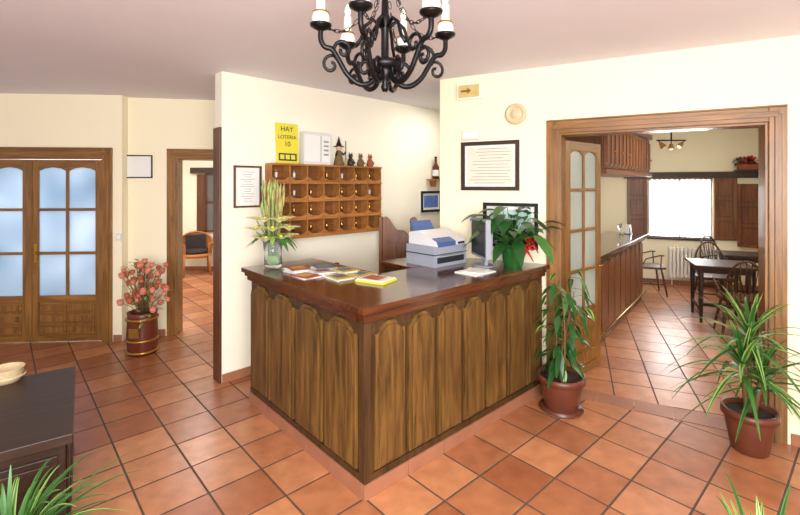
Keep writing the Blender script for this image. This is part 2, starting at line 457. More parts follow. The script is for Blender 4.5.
mb = MB()
mb.lathe([(0, 0), (.06, 0), (.075, .02), (.07, .12), (.088, .27), (.083, .27), (.065, .12), (.068, .03), (0, .025)], M_glass, (0, 0, 0), 24)
mb.lathe([(0, .03), (.05, .03), (.05, .1), (0, .1)], M_leafl, (0, 0, 0), 16)
for i in range(14):
    az = i*2.4; mb.tube([(.03*math.cos(az), .03*math.sin(az), .04), (.05*math.cos(az), .05*math.sin(az), .27)], .004, M_leaf, 5)
for i in range(60):
    az = random.uniform(0, 2*pi); t = random.uniform(.02, .1); h = random.uniform(.46, .64)
    p0 = Vector((.03*math.cos(az), .03*math.sin(az), .05)); p1 = Vector((t*math.cos(az), t*math.sin(az), h))
    mb.tube([p0, (p0+p1)/2+Vector((0, 0, .02)), p1], .003, M_wheat if i % 4 else M_leaf, 5)
    mb.tube([p1-Vector((0, 0, .04)), p1+Vector((0, 0, .03)), p1+Vector((t*.1, 0, .09))], [.006, .013, .002], M_wheat if i % 4 else M_leafl, 6)
for k in range(16):
    az = k*2*pi/16+.3; rr = .09+.05*(k % 2); c = Vector((rr*math.cos(az), rr*math.sin(az), .23+.075*(k % 3)))
    for j in range(6): mb.blade(c, az+j*pi/3, .6, .12, .04, .3, M_lily, 5, 'b')
    mb.ball(c+Vector((0, 0, .03)), .016, M_yellow)
    mb.tube([(0.02*math.cos(az), .02*math.sin(az), .2), c], .004, M_leaf, 5)
for k in range(12):
    az = k*2.4; mb.blade((0.03*math.cos(az), .03*math.sin(az), .25), az, .1+.4*random.random(), .2, .028, .7, M_leafl if k % 2 else M_leaf, 6, 'b')
mb.build('glass_vase_of_flowers', F_cnt @ Matrix.Translation((.13, 1.4, 1.1)))

covers = [C(200, 176, 90), C(120, 80, 110), C(225, 225, 225), C(80, 110, 140), C(170, 90, 75), C(200, 200, 190), C(120, 140, 100)]
cm = [simple('brochure_cover_%d' % i, c, .3, var=.35, scale=18) for i, c in enumerate(covers)]
mb = MB()
spots = [(.2, 1.12, 5), (.42, 1.1, 3), (.3, .92, 4), (.14, .9, 2), (.45, .84, 4), (.3, .68, 3), (.5, .68, 2)]
for k, (x, y, cnt) in enumerate(spots):
    for j in range(cnt):
        mb.T = Matrix.Translation((x+random.uniform(-.01, .01), y+random.uniform(-.01, .01), j*.006)) @ Matrix.Rotation(random.uniform(-.3, .3), 4, 'Z')
        mb.box(-.074, .074, -.09, .09, 0, .0055, cm[(k+j) % 7] if j == cnt-1 else M_paper)
        if j == cnt-1: mb.box(-.05, .05, -.03, .06, .0055, .006, cm[(k+j+3) % 7])
mb.build('brochure_stacks', F_cnt @ Matrix.Translation((0, 0, 1.1)))
mb = MB()
mb.box(-.09, .09, -.12, .12, 0, .014, M_yellow); mb.box(-.085, .085, -.11, .11, .014, .022, cm[2]); mb.box(-.06, .06, -.06, .08, .022, .025, cm[4])
mb.build('guest_book', F_cnt @ Matrix.Translation((.44, .44, 1.1)) @ Matrix.Rotation(.3, 4, 'Z'), .002)

gx, gy = P2(F_cnt, 1.68, .13)
GP = Matrix.Translation((gx, gy, 1.1))
mb = MB(); mb.clamp = wall_clamp(gx, gy, .035)
mb.lathe([(0, 0), (.075, 0), (.085, .05), (.1, .15), (.125, .19), (.118, .19), (.09, .15), (0, .14)], M_foil, (0, 0, 0), 14, False)
for k in range(64):
    az = random.uniform(0, 2*pi); el = random.uniform(.35, 1.4); L = random.uniform(.12, .38)
    d = Vector((math.cos(az)*math.cos(el), math.sin(az)*math.cos(el), math.sin(el)))
    p1 = Vector((0, 0, .14))+d*L
    mb.tube([(0, 0, .14), Vector((0, 0, .17))+d*L*.5, p1], .003, M_leaf, 5)
    mb.blade(p1, az, random.uniform(-.4, .6), random.uniform(.14, .25), .05, .5, M_leafd if k % 3 else M_leaf, 7, 'b')
for bx, by, bz, q_ in ((.09, -.1, .14, .8), (.15, -.04, .2, .8)):
    for sx in (-1, 1):
        pts = [Vector((bx+sx*.07*q_*math.sin(t), by-.02*math.sin(t), bz+.05*q_*math.sin(2*t)*.8+.02*q_*t)) for t in [i*pi/8 for i in range(9)]]
        mb.tube(pts, .011*q_, M_red, 6)
        mb.tube([(bx, by, bz), (bx+sx*.03, by-.01, bz-.05), (bx+sx*.05, by-.01, bz-.09)], [.01, .007, .004], M_red, 6)
    mb.ball((bx, by, bz), .014, M_red)
mb.build('gift_plant_in_green_foil_pot', GP)

mb = MB()
mb.lathe([(0, 0), (.09, 0), (.09, .012), (0, .015)], M_grey, (0, 0, 0), 20)
mb.box(-.03, .03, .0, .03, .01, .16, M_grey)
mb.box(-.18, .18, -.045, -.005, .08, .4, M_grey); mb.box(-.13, .13, -.005, .03, .13, .34, M_grey)
mb.box(-.16, .16, -.048, -.044, .1, .38, M_dgrey)
mb.build('computer_monitor', F_cnt @ Matrix.Translation((1.46, .27, 1.1)) @ Matrix.Rotation(pi+1.0, 4, 'Z'), .004)
mb = MB()
mb.box(-.14, .12, -.1, .1, 0, .008, M_paper); mb.T = Matrix.Rotation(.4, 4, 'Z'); mb.box(-.1, .1, -.08, .08, .008, .014, M_paper)
mb.build('paper_sheets', F_cnt @ Matrix.Translation((1.22, .16, 1.1)))

mb = MB()
mb.box(.98, 1.57, .63, 1.04, 1.06, 1.1, M_top); mb.box(1.0, 1.03, .65, 1.02, 0, 1.06, M_oakd); mb.box(1.5, 1.53, .65, 1.02, 0, 1.06, M_oakd)
mb.box(1.03, 1.5, .67, .69, .1, 1.06, M_oakd)
mb.box(1.03, 1.5, .69, 1.0, .7, .72, M_oakd)
mb.build('back_desk', F_cnt, .004)
mb = MB()
mb.box(-.2, .2, -.17, .17, 0, .17, M_grey)
mb.prism([(-.17, .17), (.17, .17), (.17, .27), (.05, .29), (-.15, .21)], -.17, .2, M_white, 'YZ')
mb.box(-.17, .17, -.172, -.168, .03, .08, M_dgrey)
mb.prism([(-.172, .165), (-.172, .205), (-.1, .235), (-.1, .17)], -.16, .06, M_blue, 'YZ')
for i in range(4): mb.box(.09+.022*i, .105+.022*i, -.178, -.17, .175, .195, M_dgrey)
mb.box(-.14, .14, -.2, -.15, .085, .095, M_grey)
mb.prism([(.1, .26), (.14, .26), (.2, .36), (.17, .36)], -.14, .1, M_blue, 'YZ')
mb.box(-.21, .21, -.175, .175, .1, .107, M_dgrey)
mb.build('fax_printer', F_cnt @ Matrix.Translation((1.29, .65, 1.1)), .008)
mb = MB()
for k in range(5):
    az = k*2*pi/5; mb.tube([(0, 0, .09), (.26*math.cos(az), .26*math.sin(az), .05)], [.022, .014], M_dgrey)
    mb.ball((.26*math.cos(az), .26*math.sin(az), .03), .029, M_black)
mb.tube([(0, 0, .08), (0, 0, .45)], .025, M_dgrey)
mb.prism([(-.22, -.2), (.22, -.2), (.24, 0), (.2, .22), (-.2, .22), (-.24, 0)], .45, .53, M_black, 'XY')
mb.tube([(0, .15, .46), (0, .28, .5), (0, .28, .75)], .018, M_dgrey)
mb.prism([(-.2, .62), (.2, .62), (.22, .8), (.17, 1.02), (-.17, 1.02), (-.22, .8)], .23, .28, M_black)
mb.build('office_chair', F_cnt @ Matrix.Translation((.92, 1.32, 0)) @ Matrix.Rotation(.6, 4, 'Z'), .02)

# ---------------------------------------------------------------- key wall things
mb = MB()
x0, x1, z0, z1, dp = .416, 1.80, 1.26, 1.98, .13
mb.box(x0, x1, -.012, 0, z0, z1, M_rackd)
nc, nr = 7, 4
for i in range(nc+1):
    x = x0+(x1-x0)*i/nc; w = .013; mb.box(x-w/2 if i else x0, x+w/2 if i < nc else x1, -dp, -.012, z0, z1, M_rack)
for j in range(nr+1):
    z = z0+(z1-z0)*j/nr; mb.box(x0-.005, x1+.005, -dp-.006, -.012, z-.009, z+.009, M_rack)
cw = (x1-x0)/nc; rh = (z1-z0)/nr
for i in range(nc):
    for j in range(nr):
        cx = x0+(i+.5)*cw; zb = z0+j*rh
        mb.prism([(cx-cw*.45, zb+.008), (cx+cw*.45, zb+.008), (cx+cw*.45, zb+.06), (cx+cw*.2, zb+.03), (cx-cw*.2, zb+.03), (cx-cw*.45, zb+.06)], -dp, -dp+.01, M_rack)
        if random.random() < .75:
            mb.tube([(cx, -.03, zb+rh*.78), (cx, -.03, zb+rh*.6)], .003, M_brass, 5)
            mb.lathe([(0, 0), (.012, 0), (.014, .05), (0, .055)], M_brass if random.random() < .6 else M_paper, (cx, -.035, zb+rh*.3), 8)
mb.build('key_rack', F_key, .0015)

mb = MB()
mb.box(-.125, .125, -.006, 0, 0, .4, M_yellow)
sg = mb.build('yellow_lottery_sign', F_key @ Matrix.Translation((.645, -.03, 1.995)) @ Matrix.Rotation(-.07, 4, 'X'))
for i, (t, s_) in enumerate((('HAY', .07), ('LOTERIA', .052), ('10', .07))):
    text('sign_text_%d' % (i+1), t, s_, sg, (0, -.008, .32-.075*i), M_inkd)
mb = MB(); mb.box(-.1, .1, -.0075, -.006, .025, .1, M_inkd)
for i in range(3): mb.box(-.085+.06*i, -.04+.06*i, -.009, -.0075, .04, .085, M_yellow)
mb.build('sign_band', None, 0, sg)
mb = MB()
mb.box(0, .33, -.08, 0, 0, .33, M_white); mb.box(.01, .32, -.083, -.08, .03, .3, M_paper)
for i in range(4): mb.box(.24, .3, -.0845, -.083, .23-.045*i, .25-.045*i, M_grey)
mb.box(.2, .21, -.084, -.083, .03, .3, M_grey)
mb.build('alarm_box', F_key @ Matrix.Translation((.79, -.01, 1.992)), .003)
mb = MB()
mb.lathe([(0, 0), (.06, 0), (.055, .03), (.035, .12), (.028, .16), (0, .165)], M_stem, (0, 0, 0), 14)
mb.ball((0, 0, .19), .03, M_skin); mb.lathe([(.0, .205), (.065, .205), (.032, .215), (.016, .26), (.004, .31), (0, .32)], M_black, (0, 0, 0), 14)
mb.tube([(.02, 0, .15), (.06, -.01, .12), (.07, -.03, .15)], .011, M_black, 6)
mb.tube([(.07, -.03, .01), (.07, -.03, .27)], .005, M_stem, 6); mb.tube([(.07, -.03, .01), (.07, -.03, .06)], [.022, .006], M_wheat, 8)
mb.tube([(-.02, 0, .15), (-.05, -.02, .11)], .011, M_black, 6)
mb.build('witch_figurine', F_key @ Matrix.Translation((1.24, -.07, 1.99)))
for k, (xx, m1) in enumerate(((1.4, M_dark), (1.54, M_stem), (1.68, M_terra))):
    mb = MB()
    mb.lathe([(0, 0), (.035, 0), (.04, .03), (.028, .07), (.02, .09), (0, .095)], m1, (0, 0, 0), 12)
    mb.ball((0, 0, .11), .024, m1); mb.tube([(0, -.02, .115), (0, -.04, .11)], [.012, .006], m1, 6)
    for s_ in (-1, 1):
        mb.tube([(s_*.015, 0, .125), (s_*.02, 0, .15)], [.008, .003], m1, 6); mb.tube([(s_*.03, 0, .07), (s_*.045, -.02, .03)], .008, m1, 6)
    mb.build('clay_figurine', F_key @ Matrix.Translation((xx, -.07, 1.99)))

def picture(name, F, x0, x1, z0, z1, fw, fm, pm, mat=M_paper, mw=.03, lines=0):
    mb = MB()
    mb.box(x0, x1, -.012, 0, z0, z1, mat)
    mb.box(x0, x1, -.028, -.012, z0, z0+fw, fm); mb.box(x0, x1, -.028, -.012, z1-fw, z1, fm)
    mb.box(x0, x0+fw, -.028, -.012, z0+fw, z1-fw, fm); mb.box(x1-fw, x1, -.028, -.012, z0+fw, z1-fw, fm)
    if pm: mb.box(x0+fw+mw, x1-fw-mw, -.0135, -.012, z0+fw+mw, z1-fw-mw, pm)
    for i in range(lines):
        a_, b_ = x0+fw+mw+.02, x1-fw-mw-.02; z = z1-fw-mw-(i+.5)*(z1-z0-2*fw-2*mw)/lines
        k = random.uniform(.0, .3)*(b_-a_)
        mb.box(a_+k, b_-k*random.random(), -.0145, -.0135 if pm else -.012, z-.0018, z+.0018, M_ink)
    return mb.build(name, F, .002)
picture('framed_certificate', F_key, .10, .37, 1.57, 1.96, .018, M_darkz, None, M_paper, .03, 13)
picture('framed_blue_print', F_key, 2.6, 3.0, 1.42, 1.70, .03, M_black, M_photob)
picture('framed_diploma', F_din, .226, .77, 1.73, 2.18, .035, M_dark, simple('parchment', C(218, 214, 196), .5, var=.08), M_paper, .02, 12)
picture('framed_map', F_din, .44, .93, 1.22, 1.62, .03, M_black, M_photog)
picture('framed_notice', F_rec, .0, .32, 1.86, 2.13, .014, M_dgrey, None, M_paper, .02, 0)
mb = MB(); mb.box(2.72, 3.1, -.12, 0, 1.84, 1.86, M_rack); mb.prism([(2.78, 1.84), (2.8, 1.84), (2.8, 1.76)], -.1, -.0, M_rack); mb.prism([(3.02, 1.84), (3.04, 1.84), (3.02, 1.76)], -.1, -.0, M_rack)
mb.build('small_wall_shelf', F_key)
mb = MB(); mb.lathe([(0, 0), (.045, 0), (.045, .16), (.018, .21), (.016, .28), (.02, .28), (.02, .3), (0, .3)], M_bottle, (0, 0, 0), 16)
mb.lathe([(.0455, .04), (.0455, .12)], M_paper, (0, 0, 0), 16)
mb.build('liquor_bottle', F_key @ Matrix.Translation((2.84, -.06, 1.86)))
mb = MB(); mb.lathe([(0, 0), (.035, 0), (.04, .05), (.03, .09), (.015, .12), (0, .12)], M_gold, (0, 0, 0), 16)
mb.build('brass_bell', F_key @ Matrix.Translation((2.98, -.06, 1.86)))

mb = MB()
def saloon(mb, x0, x1, flip):
    pts = [(x0, .3), (x1, .3)]
    for i in range(13):
        t = 1-i/12; u = t if not flip else 1-t
        pts.append((x0+(x1-x0)*t, 1.2+.2*(math.cos(pi*u*.9)*.5+.5)+.03*math.sin(u*pi*3)))
    mb.prism(pts, 0, .035, M_saloon)
    mb.prism([(x0+.05, .4), (x1-.05, .4), (x1-.05, 1.1), (x0+.05, 1.15)], -.012, 0, M_saloon)
    mb.box((x0+x1)/2-.012, (x0+x1)/2+.012, -.02, -.012, .4, 1.1, M_saloon)
saloon(mb, .02, .32, False); saloon(mb, .335, .63, False)
mb.box(-.02, .02, -.01, .045, 0, 1.42, M_saloon)
mb.build('saloon_half_doors', FR(-.22, 5.0, .66, -.06), .004)

mb = MB(); mb.box(.2, .43, -.06, 0, 2.575, 2.72, M_cream); mb.box(.215, .415, -.064, -.06, 2.59, 2.705, simple('exit_sign_face', C(206, 186, 124), .3, var=.15, scale=20))
mb.prism([(.24, 2.64), (.3, 2.64), (.3, 2.62), (.34, 2.65), (.3, 2.68), (.3, 2.66), (.24, 2.66)], -.066, -.064, M_gold)
mb.build('emergency_exit_light', F_din, .006)
mb = MB()
mb.T = Matrix.Translation((.735, 0, 2.41)) @ Matrix.Rotation(pi/2, 4, 'X')
mb.lathe([(.095, 0), (.095, .02), (.08, .035), (.07, .035), (.06, .02), (.05, .02), (.04, .032), (0, .036)], simple('vent_plastic', C(206, 190, 152), .4, var=.03), (0, 0, 0), 28)
mb.build('round_wall_vent', F_din)  # round vent on the entrance wall
mb = MB(); mb.box(.24, .4, -.04, 0, 2.2, 2.28, M_white); mb.box(.25, .39, -.045, -.04, 2.215, 2.265, M_paper); mb.build('emergency_lamp', F_din, .006)
mb = MB(); mb.box(-.06, -.0, -.012, 0, 1.15, 1.23, M_white); mb.box(-.05, -.01, -.018, -.012, 1.165, 1.215, M_cream); mb.build('light_switch', F_left, .003)

# ---------------------------------------------------------------- chandelier
mb = MB()
zb = 2.215
mb.lathe([(0, 0), (.012, .0), (.02, .02), (.012, .04), (.03, .06), (.045, .1), (.03, .13), (.018, .16), (.018, .3), (.03, .33), (.018, .36), (.012, .5), (.012, CZ-zb-.06)], M_iron, (0, 0, zb), 16)
mb.lathe([(.012, -.06), (.05, -.05), (.07, -.01), (.07, 0), (0, 0)], M_iron, (0, 0, CZ), 20)
mb.lathe([(.075, 0), (.088, .01), (.088, .03), (.075, .04), (.07, .02), (.075, 0)], M_iron, (0, 0, zb+.1), 24)
def spiral(c, r0, r1, a0, a1, n=16):
    return [(c[0]+(r0+(r1-r0)*i/n)*math.cos(a0+(a1-a0)*i/n), c[1]+(r0+(r1-r0)*i/n)*math.sin(a0+(a1-a0)*i/n)) for i in range(n+1)]
NA = 6
for k in range(NA):
    az = k*2*pi/NA+.22
    mb.T = Matrix.Translation((0, 0, zb)) @ Matrix.Rotation(az, 4, 'Z') @ Matrix.Diagonal((.92, .92, 1, 1))
    def arm(pts2, r, m=M_iron): mb.tube([(a_, 0, b_) for a_, b_ in pts2], r, m, 8)
    P = [(.03, .1), (.07, .04), (.13, .03), (.19, .07), (.23, .13), (.265, .18), (.3, .19), (.32, .22), (.32, .27)]
    Q = []
    for i in range(len(P)-1):
        p0 = P[max(i-1, 0)]; p1 = P[i]; p2 = P[i+1]; p3 = P[min(i+2, len(P)-1)]
        for j in range(4):
            t = j/4
            Q.append(tuple(.5*((2*p1[d])+(-p0[d]+p2[d])*t+(2*p0[d]-5*p1[d]+4*p2[d]-p3[d])*t*t+(-p0[d]+3*p1[d]-3*p2[d]+p3[d])*t**3) for d in (0, 1)))
    Q.append(P[-1]); arm(Q, .013)
    arm(spiral((.21, .18), .055, .012, -pi*.4, pi*2.1), .009)
    arm(spiral((.1, .1), .05, .012, -pi*.6, -pi*2.9), .009)
    arm(spiral((.27, .11), .045, .01, pi*.6, -pi*1.5), .008)
    arm([(.02, .3), (.06, .33), (.1, .3), (.12, .24), (.15, .2)], .009)
    mb.lathe([(.012, 0), (.03, .008), (.052, .02), (.054, .03), (.02, .028), (.0, .028)], M_iron, (.32, 0, .26), 18)
    mb.lathe([(0, .0), (.03, .0), (.044, .025), (.038, .06), (.026, .068), (0, .068)], M_cream, (.32, 0, .285), 16)
    mb.lathe([(.0405, .052), (.041, .058), (.036, .063)], M_gold, (.32, 0, .285), 16)
    mb.lathe([(.022, .066), (.022, .14), (.02, .145), (0, .145)], M_cream, (.32, 0, .285), 16)
    mb.lathe([(.0, 0), (.013, .01), (.017, .03), (.008, .055), (.0, .07)], M_bulb, (.32, 0, .43), 12)
    A = Vector((.3, 0, .28)); B = Vector((.015, 0, .56)); nl = 12
    for j in range(nl):
        t = (j+.5)/nl; c = A.lerp(B, t)+Vector((0, 0, -.12*math.sin(pi*t)))
        t2 = (j+.6)/nl; c2 = A.lerp(B, t2)+Vector((0, 0, -.12*math.sin(pi*t2))); dr = (c2-c).normalized()
        sd = Vector((0, 1, 0)) if j % 2 else dr.cross(Vector((0, 1, 0)))
        mb.tube([c+dr*.019*math.cos(a_)+sd*.008*math.sin(a_) for a_ in [i*2*pi/8 for i in range(9)]], .002, M_iron, 5)
mb.T = Matrix()
mb.build('wrought_iron_chandelier', Matrix.Translation((-.07, 2.05, 0)))

# ---------------------------------------------------------------- plants
def pot(mb, r, h, m, ms=M_soil, z=0):
    mb.lathe([(0, 0), (r*.62, 0), (r*.66, .01), (r*.9, h*.8), (r*.9, h*.82), (r, h*.83), (r, h), (r*.88, h), (r*.85, h*.88), (0, h*.88)], m, (0, 0, z), 28)
    mb.lathe([(r*.86, h*.9), (0, h*.91)], ms, (0, 0, z), 28)

dx0, dy0 = 2.35, 2.96
mb = MB(); mb.clamp = wall_clamp(dx0, dy0, .03); pot(mb, .16, .28, M_potb)
for (dx, dy, zt) in ((0, 0, .8), (.05, -.03, .54), (-.06, -.02, .62)):
    mb.tube([(dx*.5, dy*.5, .25), (dx, dy, zt-.05)], .014, M_stem, 8)
    for k in range(32):
        az = k*2.399+dx*9; el = .0+1.4*(k/32)**1.1; L = random.uniform(.38, .56)*(1 if el < 1.1 else .85)
        mb.blade((dx, dy, zt-.12+.12*k/32), az, el, L, .02, .55*(1.2-el*.6), (M_leaf, M_leafd, M_leaf)[k % 3], 9, 'blade', M_leafl if k % 2 else M_leaf)
mb.build('potted_dracaena', Matrix.Translation((dx0, dy0, 0)))

fx, fy = 1.28, 3.5
mb = MB(); mb.clamp = wall_clamp(fx, fy, .02); pot(mb, .185, .28, M_potb)
mb.lathe([(0, 0), (.15, 0), (.17, .015), (.0, .02)], M_potb, (0, 0, 0), 24)
for k in range(6):
    az = k*1.3+.4; pts = []
    lean = .09+.06*(k % 2); H = 1.08-.14*(k % 3)
    for i in range(8):
        t = i/7; pts.append(Vector((math.cos(az)*lean*(t+.4*math.sin(3*t+k)), math.sin(az)*lean*(t+.4*math.cos(2*t)), .24+(H-.24)*t)))
    mb.tube(pts, [.009-.006*i/7 for i in range(8)], M_stem, 6)
    for i in range(19):
        t = .1+.9*i/18; j = min(6, int(t*7)); p = pts[j].lerp(pts[j+1], t*7-j)
        a2 = random.uniform(0, 2*pi); L1 = random.uniform(.03, .12)
        e = p+Vector((math.cos(a2)*L1, math.sin(a2)*L1, .01))
        mb.tube([p, e], .0018, M_leaf, 4)
        mb.blade(e, a2, random.uniform(-1.1, .1), random.uniform(.09, .14), .022, .5, M_leafd if random.random() < .7 else M_leaf, 6, 'b', M_leafl if i % 9 == 0 else None)
mb.build('potted_weeping_fig', Matrix.Translation((fx, fy, 0)))

def spider(name, loc, r, h, n, L0, L1):
    mb = MB(); pot(mb, r, h, M_terra)
    for k in range(n):
        az = k*2.399; el = .5+random.random()*.95
        mb.blade((.03*math.cos(az), .03*math.sin(az), h*.9), az, el, random.uniform(L0, L1), .012, random.uniform(.3, .7), (M_leaf, M_leafd)[k % 2], 9, 'blade', M_leafl if k % 3 == 0 else M_leaf)
    return mb.build(name, Matrix.Translation(loc))
spider('potted_spider_plant', (-1.52, 1.7, 0), .16, .37, 80, .38, .64)
spider('potted_spider_plant', (1.3, 1.57, 0), .13, .35, 40, .36, .56)

mb = MB()
mb.lathe([(0, 0), (.135, 0), (.14, .02), (.15, .2), (.138, .4), (.145, .44), (.13, .44), (.125, .4), (0, .38)], M_barrel, (0, 0, 0), 26)
for z in (.02, .14, .36): mb.lathe([(.143, z), (.156, z+.003), (.156, z+.022), (.143, z+.025)], M_gold, (0, 0, 0), 26)
mb.box(-.05, .05, -.158, -.145, .2, .3, M_gold)
for k in range(72):
    az = random.uniform(0, 2*pi); sp = random.uniform(.02, .26); h = random.uniform(.52, .96)-sp*.45
    p1 = Vector((sp*math.cos(az), sp*math.sin(az), h+.05))
    mb.tube([(0.03*math.cos(az), .03*math.sin(az), .38), p1*.5+Vector((0, 0, .22)), p1], .003, M_stem, 5)
    m = (M_pink, M_rust, M_pink, M_wheat)[k % 4]
    if k % 4 != 3:
        R = random.uniform(.024, .036)
        mb.ball(p1, R, m, 1.1, 9, 5)
        for j in range(7): mb.blade(p1-Vector((0, 0, R*.7)), j*.9, 1.0, R*2.2, R*.6, .15, m, 4, 'b')
    else:
        for j in range(4): mb.blade(p1-Vector((0, 0, .06*j)), az+j, .6, .13, .016, .4, M_leafl if j % 2 else M_wheat, 5, 'b')
mb.build('barrel_vase_of_dried_flowers', Matrix.Translation((-2.74, 4.68, 0)))

# ---------------------------------------------------------------- dark chest left front
F_ch = FR(-1.62, 2.18, .81, .585)
mb = MB()
mb.box(-1.1, -.03, .03, .97, .05, .5, M_dark); mb.box(-1.13, 0, 0, 1.0, .5, .55, M_dark)
mb.box(-1.12, -.01, .01, .99, 0, .08, M_dark)
for i in range(3):
    mb.box(-1.05+i*.35, -.76+i*.35, .018, .03, .13, .45, M_dark); mb.box(-1.02+i*.35, -.79+i*.35, .01, .018, .16, .42, M_dark)
for i in range(2): mb.box(-.03, -.018, .1+i*.43, .46+i*.43, .13, .45, M_dark)
mb.build('dark_wooden_chest', F_ch, .006)
mb = MB()
mb.lathe([(0, 0), (.07, 0), (.085, .03), (.09, .08), (.095, .085), (.082, .085), (.075, .03), (0, .02)], M_basket, (0, 0, 0), 24)
mb.lathe([(.094, .03), (.099, .035), (.093, .04)], M_basket, (0, 0, 0), 24)
mb.build('woven_basket', Matrix.Translation((-2.47, 2.76, .55)))

# ---------------------------------------------------------------- hall beyond
mb = MB()
mb.box(-4.35, -3.45, 9.11, 9.2, 2.02, 2.14, M_dark)
mb.box(-4.05, -3.5, 9.17, 9.2, .8, 2.02, M_sheer)
mb.box(-4.22, -4.05, 9.13, 9.17, .8, 2.0, M_darkz); mb.box(-3.5, -3.35, 9.13, 9.17, .8, 2.0, M_darkz)
for z in (.86, 1.26, 1.64): mb.box(-4.19, -4.08, 9.12, 9.13, z, z+.3, M_darkz)
for x in (-4.05, -3.79, -3.53): mb.box(x, x+.035, 9.15, 9.175, .8, 2.02, M_darkz)
for z in (.8, 1.4, 1.98): mb.box(-4.05, -3.5, 9.15, 9.175, z, z+.04, M_darkz)
mb.build('window_2', None, .003)
mb = MB()
for sx in (-1, 1):
    for sy in (-1, 1): mb.tube([(sx*.24, sy*.22, 0), (sx*.22, sy*.2, .4)], .018, M_wick)
mb.lathe([(0, .36), (.28, .36), (.29, .4), (.27, .43), (0, .43)], M_wick, (0, 0, 0), 20)
mb.lathe([(0, .43), (.24, .43), (.26, .47), (.22, .51), (0, .52)], M_cush, (0, 0, 0), 20)
rim = []
for i in range(17):
    a2 = -.25*pi+1.5*pi*i/16; hh = .62+.2*max(0, math.sin(a2))
    rim.append((.31*math.cos(a2), .29*math.sin(a2), hh))
mb.tube(rim, .022, M_wick)
for p in rim: mb.tube([(p[0]*.88, p[1]*.88, .4), p], .008, M_wick, 6)
vb = [mb.v((p[0]*.88, p[1]*.88, .41)) for p in rim]; vt = [mb.v(p) for p in rim]
for i in range(16): mb.f([vb[i], vb[i+1], vt[i+1], vt[i]], M_wick, True)
mb.box(-.18, .18, .1, .2, .5, .78, M_cush)
mb.build('wicker_armchair', Matrix.Translation((-4.05, 8.75, 0)) @ Matrix.Rotation(.5, 4, 'Z'))

# ---------------------------------------------------------------- dining room
mb = MB()
mb.box(0, 2.78, 0, .45, .0, .98, M_darkz)
npn = 9; pw = 2.74/npn
for i in range(npn): arch_panel(mb, .02+i*pw+.012, .02+(i+1)*pw-.012, .13, .94, -.016, 0, M_saloon, .04)
mb.box(-.02, 2.83, -.09, .5, .98, 1.03, M_top); mb.box(0, 2.8, -.05, .0, .94, .98, M_dark)
mb.tube([(0, -.06, .16), (2.78, -.06, .16)], .012, M_brass)
for x in (.2, 1.4, 2.6): mb.tube([(x, -.06, .16), (x, 0, .16)], .01, M_brass)
mb.build('bar_counter', F_bar, .005)
mb = MB()
mb.box(.05, 2.75, -.1, .35, 1.94, 2.5, M_darkz); mb.box(.03, 2.77, -.15, .37, 1.9, 1.95, M_saloon)
mb.box(.03, 2.77, -.15, .37, 2.46, 2.53, M_saloon)
ncab = 7; pw = 2.66/ncab
for i in range(ncab):
    xa = .07+i*pw+.01; xb = .07+(i+1)*pw-.01
    mb.box(xa, xb, -.118, -.1, 1.965, 2.445, M_darkz)
    hw = (xb-xa)/2
    for h_ in (0, 1):
        arch_panel(mb, xa+.02+h_*hw, xa+hw-.02+h_*hw, 1.99, 2.42, -.126, -.118, M_saloon, .04)
    mb.ball((xb-.03, -.145, 2.15), .012, M_brass)
for x in (.05, 2.69): mb.box(x, x+.06, -.1, -.04, 2.53, CZ, M_darkz); mb.box(x, x+.06, .28, .34, 2.53, CZ, M_darkz)
mb.build('hanging_bar_cabinets', F_bar, .003)
mb = MB()
for i in range(9):
    x = 1.0+i*.16; hh = .24+.04*(i % 3)
    mb.lathe([(0, 0), (.035, 0), (.035, hh*.6), (.014, hh*.78), (.014, hh), (0, hh)], (M_bottle, M_leafd, M_glass)[i % 3], (x, 1.1, 1.4), 12)
mb.box(.9, 2.5, 1.02, 1.2, 1.38, 1.4, M_rack)
mb.build('shelf_of_bottles', F_bar)
picture('framed_landscape', F_bar @ Matrix.Translation((0, 1.2, 0)), 1.7, 2.5, 1.72, 2.1, .03, M_dgrey, M_photo)
mb = MB()
mb.lathe([(0, 0), (.05, 0), (.05, .01), (.008, .02), (.008, .09), (.035, .12), (.04, .18), (.037, .18), (0, .11)], M_glass, (0, 0, 0), 14)
mb.build('wine_glass', F_bar @ Matrix.Translation((2.3, .2, 1.03)))
mb = MB(); mb.box(-.06, .06, -.05, .05, 0, .01, M_dgrey); mb.box(-.055, .055, -.03, .03, .01, .14, M_white); mb.box(-.06, .06, -.04, -.03, .01, .1, M_dgrey)
mb.build('napkin_holder', F_bar @ Matrix.Translation((2.6, .15, 1.03)))

mb = MB()
x0, x1, z0, z1 = .795, 1.79, .83, 1.9
mb.box(x0, x0+.05, .05, .1, z0, z1, M_darkz); mb.box(x1-.05, x1, .05, .1, z0, z1, M_darkz)
mb.box(x0, x1, .05, .1, z0, z0+.05, M_dark); mb.box(x0, x1, .05, .1, z1-.05, z1, M_dark)
mb.box((x0+x1)/2-.025, (x0+x1)/2+.025, .05, .1, z0, z1, M_darkz)
mb.box(x0-.4, x1+.7, -.06, 0, z1+.0, z1+.11, M_dark)
mb.box(x0-.02, x1+.02, -.04, .05, z0-.03, z0, M_dark)
mb.build('window_1', F_far, .003)
mb = MB()
cols = 60; va = []; vb = []
for i in range(cols+1):
    x = x0+.01+(x1-x0-.02)*i/cols; y = .025+.012*math.sin(i*1.3)
    va.append(mb.v((x, y, z0+.02))); vb.append(mb.v((x, y, z1-.01)))
for i in range(cols): mb.f([va[i], va[i+1], vb[i+1], vb[i]], M_sheer, True)
mb.tube([(x0, .025, z1-.015), (x1, .025, z1-.015)], .006, M_brass)
mb.build('sheer_curtain', F_far)
